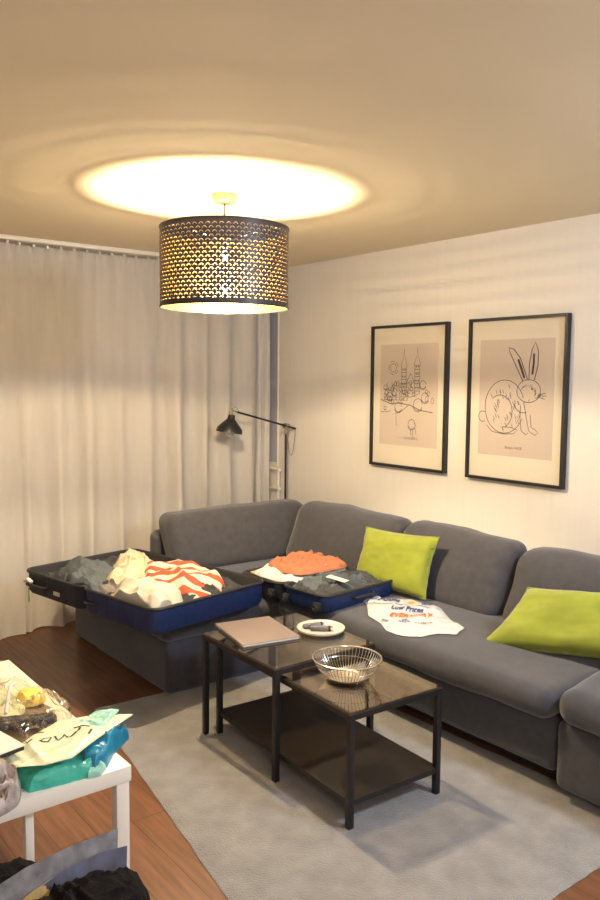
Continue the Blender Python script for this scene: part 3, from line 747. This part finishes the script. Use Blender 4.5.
# ------------------------------------------------------------------ framed pictures
YP = YR-.002
def picture(label, x0, x1, z0, z1, lines, cap, inkm, rx):
    t = thing('picture_frame', label, 'picture', ((x0+x1)/2, YP, z0)); f, d = .017, .034
    bm = bmesh.new()
    box(bm, x0, x1, YP-d, YP, z0, z0+f); box(bm, x0, x1, YP-d, YP, z1-f, z1)
    box(bm, x0, x0+f, YP-d, YP, z0+f, z1-f); box(bm, x1-f, x1, YP-d, YP, z0+f, z1-f)
    obj('frame', bm, M_blk, t, world=True, smooth=False)
    obj('mount', B(x0+f, x1-f, YP-.016, YP-.006, z0+f, z1-f), M_mat, t, world=True, smooth=False)
    W, H = x1-x0-2*f, z1-z0-2*f; mx0, mx1, mz0, mz1 = rx
    pr = obj('print', B(x0+f+W*mx0, x0+f+W*mx1, YP-.018, YP-.0155, z0+f+H*mz0, z0+f+H*mz1), M_print, t, world=True, smooth=False)
    px0, pz0 = x0+f+W*mx0, z0+f+H*mz0; pw, ph = W*(mx1-mx0), H*(mz1-mz0)
    def place(bm):
        for v in bm.verts: v.co = Vector((px0+v.co.x*pw, YP-.0186, pz0+v.co.y*pw))
        bmesh.ops.transform(bm, matrix=(Matrix.Translation(t.location)).inverted(), verts=bm.verts); return bm
    obj('line_drawing', place(strokes2d(lines, .0075)), inkm, t, smooth=False)
    cb = text_bm(cap[0], .046); bmesh.ops.translate(cb, vec=(cap[1], cap[2], 0), verts=cb.verts)
    obj('caption', place(cb), M_inkl, t, smooth=False)
    obj('glass', B(x0+f, x1-f, YP-.027, YP-.025, z0+f, z1-f), M_pglass, t, world=True, smooth=False)
# towered town drawing (x 0..1, y 0..~1.4)
T = []
for cx, w0, top, base in ((.43, .085, 1.16, .62), (.66, .085, 1.17, .66)):
    T += [[(cx-w0/2, base), (cx-w0/2, top-.16), (cx-w0*.62, top-.14), (cx, top), (cx+w0*.62, top-.14), (cx+w0/2, top-.16), (cx+w0/2, base)]]
    T += [[(cx, top), (cx, top+.07)]]
    z = base+.04
    while z < top-.14: T += [[(cx-w0/2, z), (cx+w0/2, z)]]; z += .045
    z = base+.06
    while z < top-.16: T += [([(cx-.018, z), (cx-.018, z+.025)], .012), ([(cx+.018, z), (cx+.018, z+.025)], .012)]; z += .09
T += [([(.475, .80), (.545, .92), (.615, .80)], .012), [(.475, .80), (.475, .66)], [(.615, .80), (.615, .66)], [(.49, .80), (.60, .80)], arc(.545, .80, .028, .028), [(.51, .66), (.51, .74), (.545, .78), (.58, .74), (.58, .66)], [(.42, .66), (.545, .62), (.68, .66)]]
T += [arc(.24, .99, .055, .055), arc(.24, .99, .085, .085, 10, 60, 6), arc(.24, .99, .085, .085, 80, 130, 6), arc(.24, .99, .085, .085, 150, 200, 6), arc(.24, .99, .085, .085, 220, 270, 6), arc(.24, .99, .085, .085, 290, 340, 6)]
for cx, cy, r in ((.34, .49, .062), (.68, .53, .075), (.18, .62, .05), (.27, .68, .045), (.80, .62, .06), (.76, .78, .05), (.58, .28, .06), (.10, .74, .03), (.12, .68, .03), (.10, .47, .022)):
    T += [arc(cx, cy, r, r, 5, 340, 18), arc(cx, cy, r*1.18, r*1.2, 200, 330, 8)]
for x in (.08, .15, .22, .29, .36, .43): T += [[(x, .58), (x, .66), (x+.035, .71), (x+.07, .66), (x+.07, .58), (x, .58)], [(x+.02, .60), (x+.02, .63)], [(x+.045, .60), (x+.045, .63)]]
for x in (.10, .19, .30, .46, .53): T += [[(x, .70), (x+.03, .76), (x+.06, .70)], [(x+.03, .76), (x+.03, .80)]]
T += [([(.02, .58), (.2, .53), (.34, .54), (.55, .52), (.72, .46), (.93, .44)], .011), [(.02, .42), (.12, .42), (.2, .44)], ([(.28, .40), (.40, .44), (.52, .52)], .008), [(.30, .38), (.31, .25)], [(.56, .22), (.57, .14)], [(.60, .22), (.60, .12)], [(.64, .24), (.66, .16)], [(.62, .3), (.66, .26)]]
rq = random.Random(8)
for k in range(26):
    x, y = rq.uniform(.10, .90), rq.uniform(.54, .80)
    T += [[(x, y), (x+.02, y+.03), (x+.045, y), (x+.045, y-.04), (x, y-.04), (x, y)]] if k % 2 else [arc(x, y, .022, .028, 0, 320, 10)]
picture('black-framed line drawing of a twin-towered town, the left picture', -3.945, -3.275, 1.078, 2.005, T, ('~~~ NURNBERG', .52, .085), M_inkl, (.10, .90, .145, .88))
# plain sitting rabbit, side on
Rb = [arc(.36, .56, .27, .30, 20, 335, 40), arc(.30, .50, .17, .19, -60, 130, 20), arc(.06, .44, .06, .06, 60, 300, 12),
      arc(.68, .74, .155, .125, -40, 320, 30), ([(.60, .85), (.50, 1.02), (.42, 1.16), (.40, 1.22), (.47, 1.20), (.56, 1.10), (.66, .87)], .011), ([(.53, 1.09), (.58, .98), (.62, .88)], .028),
      ([(.68, .87), (.68, 1.04), (.71, 1.20), (.75, 1.27), (.79, 1.18), (.79, 1.02), (.75, .86)], .011), ([(.735, 1.15), (.735, 1.04), (.72, .92)], .026),
      ([(.715, .765), (.735, .765)], .022), ([(.825, .72), (.835, .70), (.82, .69)], .012), [(.82, .69), (.79, .665), (.76, .67)],
      [(.80, .70), (.90, .72)], [(.80, .69), (.91, .69)], [(.80, .68), (.89, .655)],
      [(.62, .62), (.66, .45), (.70, .30), (.78, .26), (.82, .29), (.78, .32), (.73, .34), (.71, .48)], [(.58, .58), (.58, .42), (.60, .30), (.66, .26), (.69, .28)],
      [(.12, .34), (.2, .27), (.36, .25), (.50, .26), (.55, .30), (.46, .33), (.34, .33)], arc(.62, .60, .12, .10, 180, 290, 10)]
rnd = random.Random(4)
for k in range(46):
    a = rnd.uniform(0, 2*PI); q = rnd.uniform(.35, .95); x, y = .36+.25*q*math.cos(a), .57+.27*q*math.sin(a); dx, dy = .02, -.028
    Rb.append(([(x, y), (x+dx*.5, y+dy*.6), (x+dx, y+dy*1.5)], .006))
for k in range(16):
    a = rnd.uniform(0, 2*PI); x, y = .68+.10*math.cos(a), .73+.08*math.sin(a); Rb.append(([(x, y), (x-.02, y-.022)], .006))
picture('black-framed line drawing of a rabbit, the right picture', -3.108, -2.445, 1.075, 2.008, Rb, ('Skizze HASE', .50, .085), M_ink, (.10, .90, .145, .88))

# ------------------------------------------------------------------ floor lamp in the corner
fl = thing('floor_lamp', 'black swing-arm floor lamp with brass joint standing behind the sofa corner', 'lamp', (-4.825, 3.636, 0))
bm = lathe(bmesh.new(), [(0, 0), (.03, 0), (.03, .01), (0, .01)], 20); bm.free()
bm = lathe(bmesh.new(), [(0, 0), (.052, 0), (.055, .006), (.05, .02), (.012, .028), (0, .028)], 32); obj('base', bm, M_blk, fl)
bm = tube(bmesh.new(), [(0, 0, .02), (0, 0, 1.27)], .0085, 14); obj('pole', bm, M_blk, fl)
bm = tube(bmesh.new(), [(0, 0, 1.235), (0, 0, 1.272)], .011, 14); tube(bm, [(-.016, 0, 1.293), (.024, 0, 1.293)], .021, 20); obj('joint', bm, M_brass, fl)
arm = tube(bmesh.new(), [(.02, -.455, 1.408), (.02, .078, 1.272)], .0075, 12); obj('arm', arm, M_blk, fl)
hd = Vector((.02, -.510, 1.348))
bm = tube(bmesh.new(), [(.02, -.455, 1.408), (.02, -.485, 1.418), (.02, -.51, 1.408)], .006, 10); tube(bm, [(.02, -.512, 1.38), (.02, -.512, 1.425)], .014, 14); obj('head_joint', bm, M_brass, fl)
sh_ = lathe(bmesh.new(), [(.016, .045), (.024, .040), (.028, .012), (.060, -.022), (.092, -.058), (.096, -.088), (.092, -.088), (.088, -.060), (.057, -.026), (.024, .008), (.014, .036)], 36)
bmesh.ops.rotate(sh_, verts=sh_.verts, cent=(0, 0, 0), matrix=Matrix.Rotation(R_(-10), 3, 'X')); bmesh.ops.translate(sh_, verts=sh_.verts, vec=hd); shd = obj('lamp_shade', sh_, M_blk, fl)
bm = lathe(bmesh.new(), [(0, .01), (.014, .005), (.022, -.03), (.040, -.062), (.042, -.085), (.030, -.108), (0, -.118)], 24)
bmesh.ops.rotate(bm, verts=bm.verts, cent=(0, 0, 0), matrix=Matrix.Rotation(R_(-10), 3, 'X')); bmesh.ops.translate(bm, verts=bm.verts, vec=hd); obj('light_bulb', bm, M_cer, shd)
cpts = [(.02, .078, 1.270)]+[(.02, .078-.08*k/12, 1.268-.19*math.sin(PI*k/12)**.8-.02*k/12) for k in range(1, 12)]+[(.012, .0, 1.2)]
bm = tube(bmesh.new(), cpts, .0022, 6); tube(bm, [(.02, -.43, 1.402), (.02, -.47, 1.445), (.02, -.512, 1.425)], .002, 6); obj('cable', bm, M_grey2, fl)

# ------------------------------------------------------------------ white side table, front left
wt = thing('side_table', 'white lacquered table at the left edge holding plastic packets', 'table', (-2.76, .60, 0))
obj('tabletop', B(-3.345, -2.185, .10, 1.055, .400, .450, bev=.002), M_tablew, wt, world=True)
for x, y in ((-2.235, 1.008), (-3.335, 1.008), (-2.235, .105), (-3.335, .105)):
    obj('leg', B(x, x+.045, y, y+.042, 0, .400, bev=.002), M_tablew, wt, world=True)
obj('leg', B(-2.245, -2.217, .735, .760, 0, .400, bev=.002), M_tablew, wt, world=True)
TT = .4505
# clear bag with its contents
heap('tissue_paper', 'sheet of brown tissue under the clear bag on the white table', 'paper', [(-2.96, .80), (-2.90, .94), (-2.82, 1.0), (-2.69, 1.0), (-2.56, .88), (-2.52, .74), (-2.72, .70)], M_brown, .016, TT, p=6, fold=.004, seed=50)
heap('price_card', 'pale cream card inside the clear bag on the white table', 'card', [(-3.02, .80), (-2.93, .97), (-2.82, .94), (-2.71, .90), (-2.70, .83), (-2.85, .80)], M_pale, .010, TT+.022, p=9, fold=.002, seed=51)
heap('yellow_packet', 'small yellow packet inside the clear bag on the white table', 'packet', [(-2.89, .955), (-2.86, 1.01), (-2.77, 1.0), (-2.755, .93), (-2.82, .91)], M_yel, .038, TT+.022, p=2.5, fold=.004, seed=52)
br = thing('hair_brush', 'dark bristly brush inside the clear bag on the white table', 'brush', (-2.60, .87, TT+.035), R_(64))
bm = cushion(-.13, .10, -.032, .032, -.012, .022, r=.016, wr=.004, ws=30, cuts=15); obj('bristle_head', bm, M_brush, br)
bm = tube(bmesh.new(), [(-.12, 0, .004), (-.22, 0, .0), (-.30, 0, .002)], [.011, .008, .010], 12); obj('handle', bm, M_rub, br)
o = obj('strap', tube(bmesh.new(), [(-2.86, .92, .53), (-2.80, .885, .548), (-2.72, .85, .532), (-2.65, .82, .515)], .006, 8), M_white, loc=(-2.78, .88, .52)); tag(o, 'thin white looped strap lying over the clear bag', 'strap')
cb = heap('clear_bag', 'crinkled clear plastic bag at the far end of the white table', 'bag', [(-3.06, .80), (-3.0, .98), (-2.85, 1.045), (-2.66, 1.045), (-2.50, .96), (-2.41, .84), (-2.43, .70), (-2.7, .62), (-2.95, .65)], M_film, .070, TT, p=5, fold=.030, fs=15, seed=53, wob=.08)
# teal and cream packet
pk = thing('plastic_packet', 'pale plastic shopping bag with dark handwriting and teal underside, overhanging the white table', 'bag', (-2.28, .90, TT))
def pkp(name, outl, m, h, z0, **k): return obj(name, lump(outl, h, z0, **k), m, pk, world=True)
pkp('teal_fold', [(-2.30, .72), (-2.335, .83), (-2.335, .93), (-2.30, .99), (-2.215, .985), (-2.19, .92), (-2.20, .82), (-2.205, .74)], M_teal, .046, TT, p=7, fold=.012, fs=16, seed=60, wob=.06, sharp=True)
pkp('azure_fold', [(-2.30, .93), (-2.335, 1.01), (-2.40, 1.09), (-2.36, 1.135), (-2.285, 1.045), (-2.215, .99), (-2.185, .935), (-2.22, .91)], M_azur, .070, TT, p=9, fold=.014, fs=18, seed=61, wob=.06, sharp=True)
pkp('aqua_fold', [(-2.215, .915), (-2.235, .955), (-2.205, .98), (-2.18, .95), (-2.185, .915)], M_aqua, .030, TT, p=6, fold=.010, fs=20, seed=62, wob=.08, sharp=True)
pkp('aqua_edge', [(-2.385, .95), (-2.44, 1.05), (-2.405, 1.12), (-2.33, 1.04), (-2.31, .98)], M_aqua, .008, TT+.084, p=6, fold=.008, seed=63, sharp=True)
tp = pkp('pale_top', [(-2.30, .70), (-2.39, .81), (-2.45, .93), (-2.43, 1.03), (-2.355, 1.145), (-2.30, 1.045), (-2.24, .945), (-2.185, .865), (-2.19, .785), (-2.225, .72)], M_pale, .012, TT+.078, p=8, fold=.008, fs=9, seed=64, wob=.012, sharp=True)
mwt = Matrix.Translation(pk.location); trp = BVHTree.FromPolygons([mwt @ v.co for v in tp.data.vertices], [p.vertices[:] for p in tp.data.polygons])
bm = strokes2d([[(-.13, .0), (-.10, .03), (-.09, -.01), (-.075, .03)], [(-.055, .0), (-.04, .02), (-.02, .015), (-.03, -.004), (-.05, 0)], [(-.01, .022), (.0, -.005), (.02, .02), (.03, .0)], [(.035, .0), (.06, .03), (.07, .06)], [(.05, .06), (.08, .07), (.10, .055)], [(-.10, .06), (-.08, .055)], [(-.065, .075), (-.04, .07)], [(.09, .0), (.105, .03)]], .007)
drape(bm, trp, (-2.305, .87), R_(72)); obj('handwriting', bm, M_ink, pk, world=True)
# white booklet and crumpled clear wrap by the left edge
bk = thing('booklet', 'white booklet with dark underside at the left edge of the white table', 'booklet', (-2.40, .62, TT+.10), R_(12)); 
bm = B(-.15, .15, -.11, .11, .012, .016, bev=.001); obj('cover', bm, M_card, bk); bm = B(-.148, .148, -.108, .108, 0, .012); obj('pages', bm, M_rub, bk)
heap('plastic_bag', 'lower crumpled grey plastic bag propping up the white booklet', 'bag', [(-2.60, .45), (-2.58, .66), (-2.46, .70), (-2.36, .66), (-2.33, .50), (-2.4, .40)], M_dgrey, .092, TT, p=5, fold=.004, seed=66)
M_crump = P('crumpled_taupe_wrap', (.40, .34, .32), .25, var=.45, vscale=22, bump=.8, bscale=30)
heap('plastic_wrap', 'crumpled shiny taupe wrap on the near edge of the white table', 'wrap', [(-2.33, .60), (-2.325, .70), (-2.27, .735), (-2.20, .72), (-2.15, .68), (-2.13, .60), (-2.17, .50), (-2.27, .50)], M_crump, .075, TT, p=4, fold=.040, fs=24, seed=67)

# ------------------------------------------------------------------ dark bag in the foreground
bag = thing('tote_bag', 'slouching black tote bag on the floor at the bottom left corner', 'bag', (-1.72, .56, 0))
def slump(q):
    q = q.copy(); q.z += .03*noise.noise(Vector((q.x*5, q.y*5, 3))) if q.z > 0 else 0
    k = 1+.12*(-q.z)/.2; return Vector((q.x*k, q.y*k, q.z))
bm = cushion(-1.92, -1.50, .28, .80, .0, .355, r=.07, wr=.02, ws=6, seed=71, warp=slump); 
for v in bm.verts: v.co.z = max(.001, v.co.z)
obj('bag_body', bm, M_black_cloth, bag, world=True)
heap('scarf', 'black scarf bunched behind the magazine in the dark bag', 'clothes', [(-1.99, .42), (-2.0, .62), (-1.96, .70), (-1.90, .715), (-1.83, .66), (-1.80, .5), (-1.88, .38)], M_black_cloth, .082, .345, p=3, fold=.012, fs=14, seed=72)
heap('jacket', 'black woollen jacket lump nearest the bottom left corner', 'clothes', [(-1.76, .55), (-1.80, .70), (-1.79, .79), (-1.735, .865), (-1.66, .85), (-1.58, .78), (-1.52, .6), (-1.6, .42), (-1.72, .42)], M_black_cloth, .118, .345, p=3.6, fold=.018, fs=14, seed=73)
def leaf(name, label, m, pts3, th=.003, cat='magazine', lines=None):
    # a curved sheaf of paper: quads swept between a lower and an upper edge
    bm = bmesh.new(); a = [(Vector(p), Vector(q)) for p, q in pts3]; n = len(a)
    fr, bk_ = [], []
    for i, (p, q) in enumerate(a):
        d = (a[min(i+1, n-1)][0]-a[max(i-1, 0)][0]); nrm = d.cross(q-p).normalized()*th
        fr.append([bm.verts.new(p.lerp(q, k/6)) for k in range(7)]); bk_.append([bm.verts.new(p.lerp(q, k/6)+nrm) for k in range(7)])
    for i in range(n-1):
        for k in range(6): bm.faces.new((fr[i][k], fr[i+1][k], fr[i+1][k+1], fr[i][k+1])); bm.faces.new((bk_[i][k], bk_[i][k+1], bk_[i+1][k+1], bk_[i+1][k]))
        bm.faces.new((fr[i][0], bk_[i][0], bk_[i+1][0], fr[i+1][0])); bm.faces.new((fr[i][6], fr[i+1][6], bk_[i+1][6], bk_[i][6]))
    for i in (0, n-1):
        for k in range(6): bm.faces.new((fr[i][k], fr[i][k+1], bk_[i][k+1], bk_[i][k]) if i == 0 else (fr[i][k], bk_[i][k], bk_[i][k+1], fr[i][k+1]))
    c = Vector(pts3[0][0]); o = obj(name, bm, m, loc=c); tag(o, label, cat); return o
leaf('magazine', 'grey printed magazine standing in the dark bag', M_paper,
     [((-1.80, .48, .38), (-1.84, .50, .435)), ((-1.785, .58, .385), (-1.845, .61, .462)), ((-1.765, .70, .39), (-1.84, .73, .478)), ((-1.75, .80, .395), (-1.835, .845, .480))], .010)
leaf('magazine', 'violet printed brochure standing in front of the grey magazine', M_violet,
     [((-1.74, .55, .38), (-1.765, .575, .44)), ((-1.735, .64, .385), (-1.785, .67, .455)), ((-1.725, .74, .39), (-1.795, .775, .462)), ((-1.715, .81, .395), (-1.79, .85, .455))], .004)
leaf('magazine', 'small yellow brochure at the front of the papers in the dark bag', M_gold,
     [((-1.725, .50, .385), (-1.75, .52, .425)), ((-1.725, .56, .39), (-1.765, .59, .448)), ((-1.735, .62, .395), (-1.785, .655, .452))], .003)
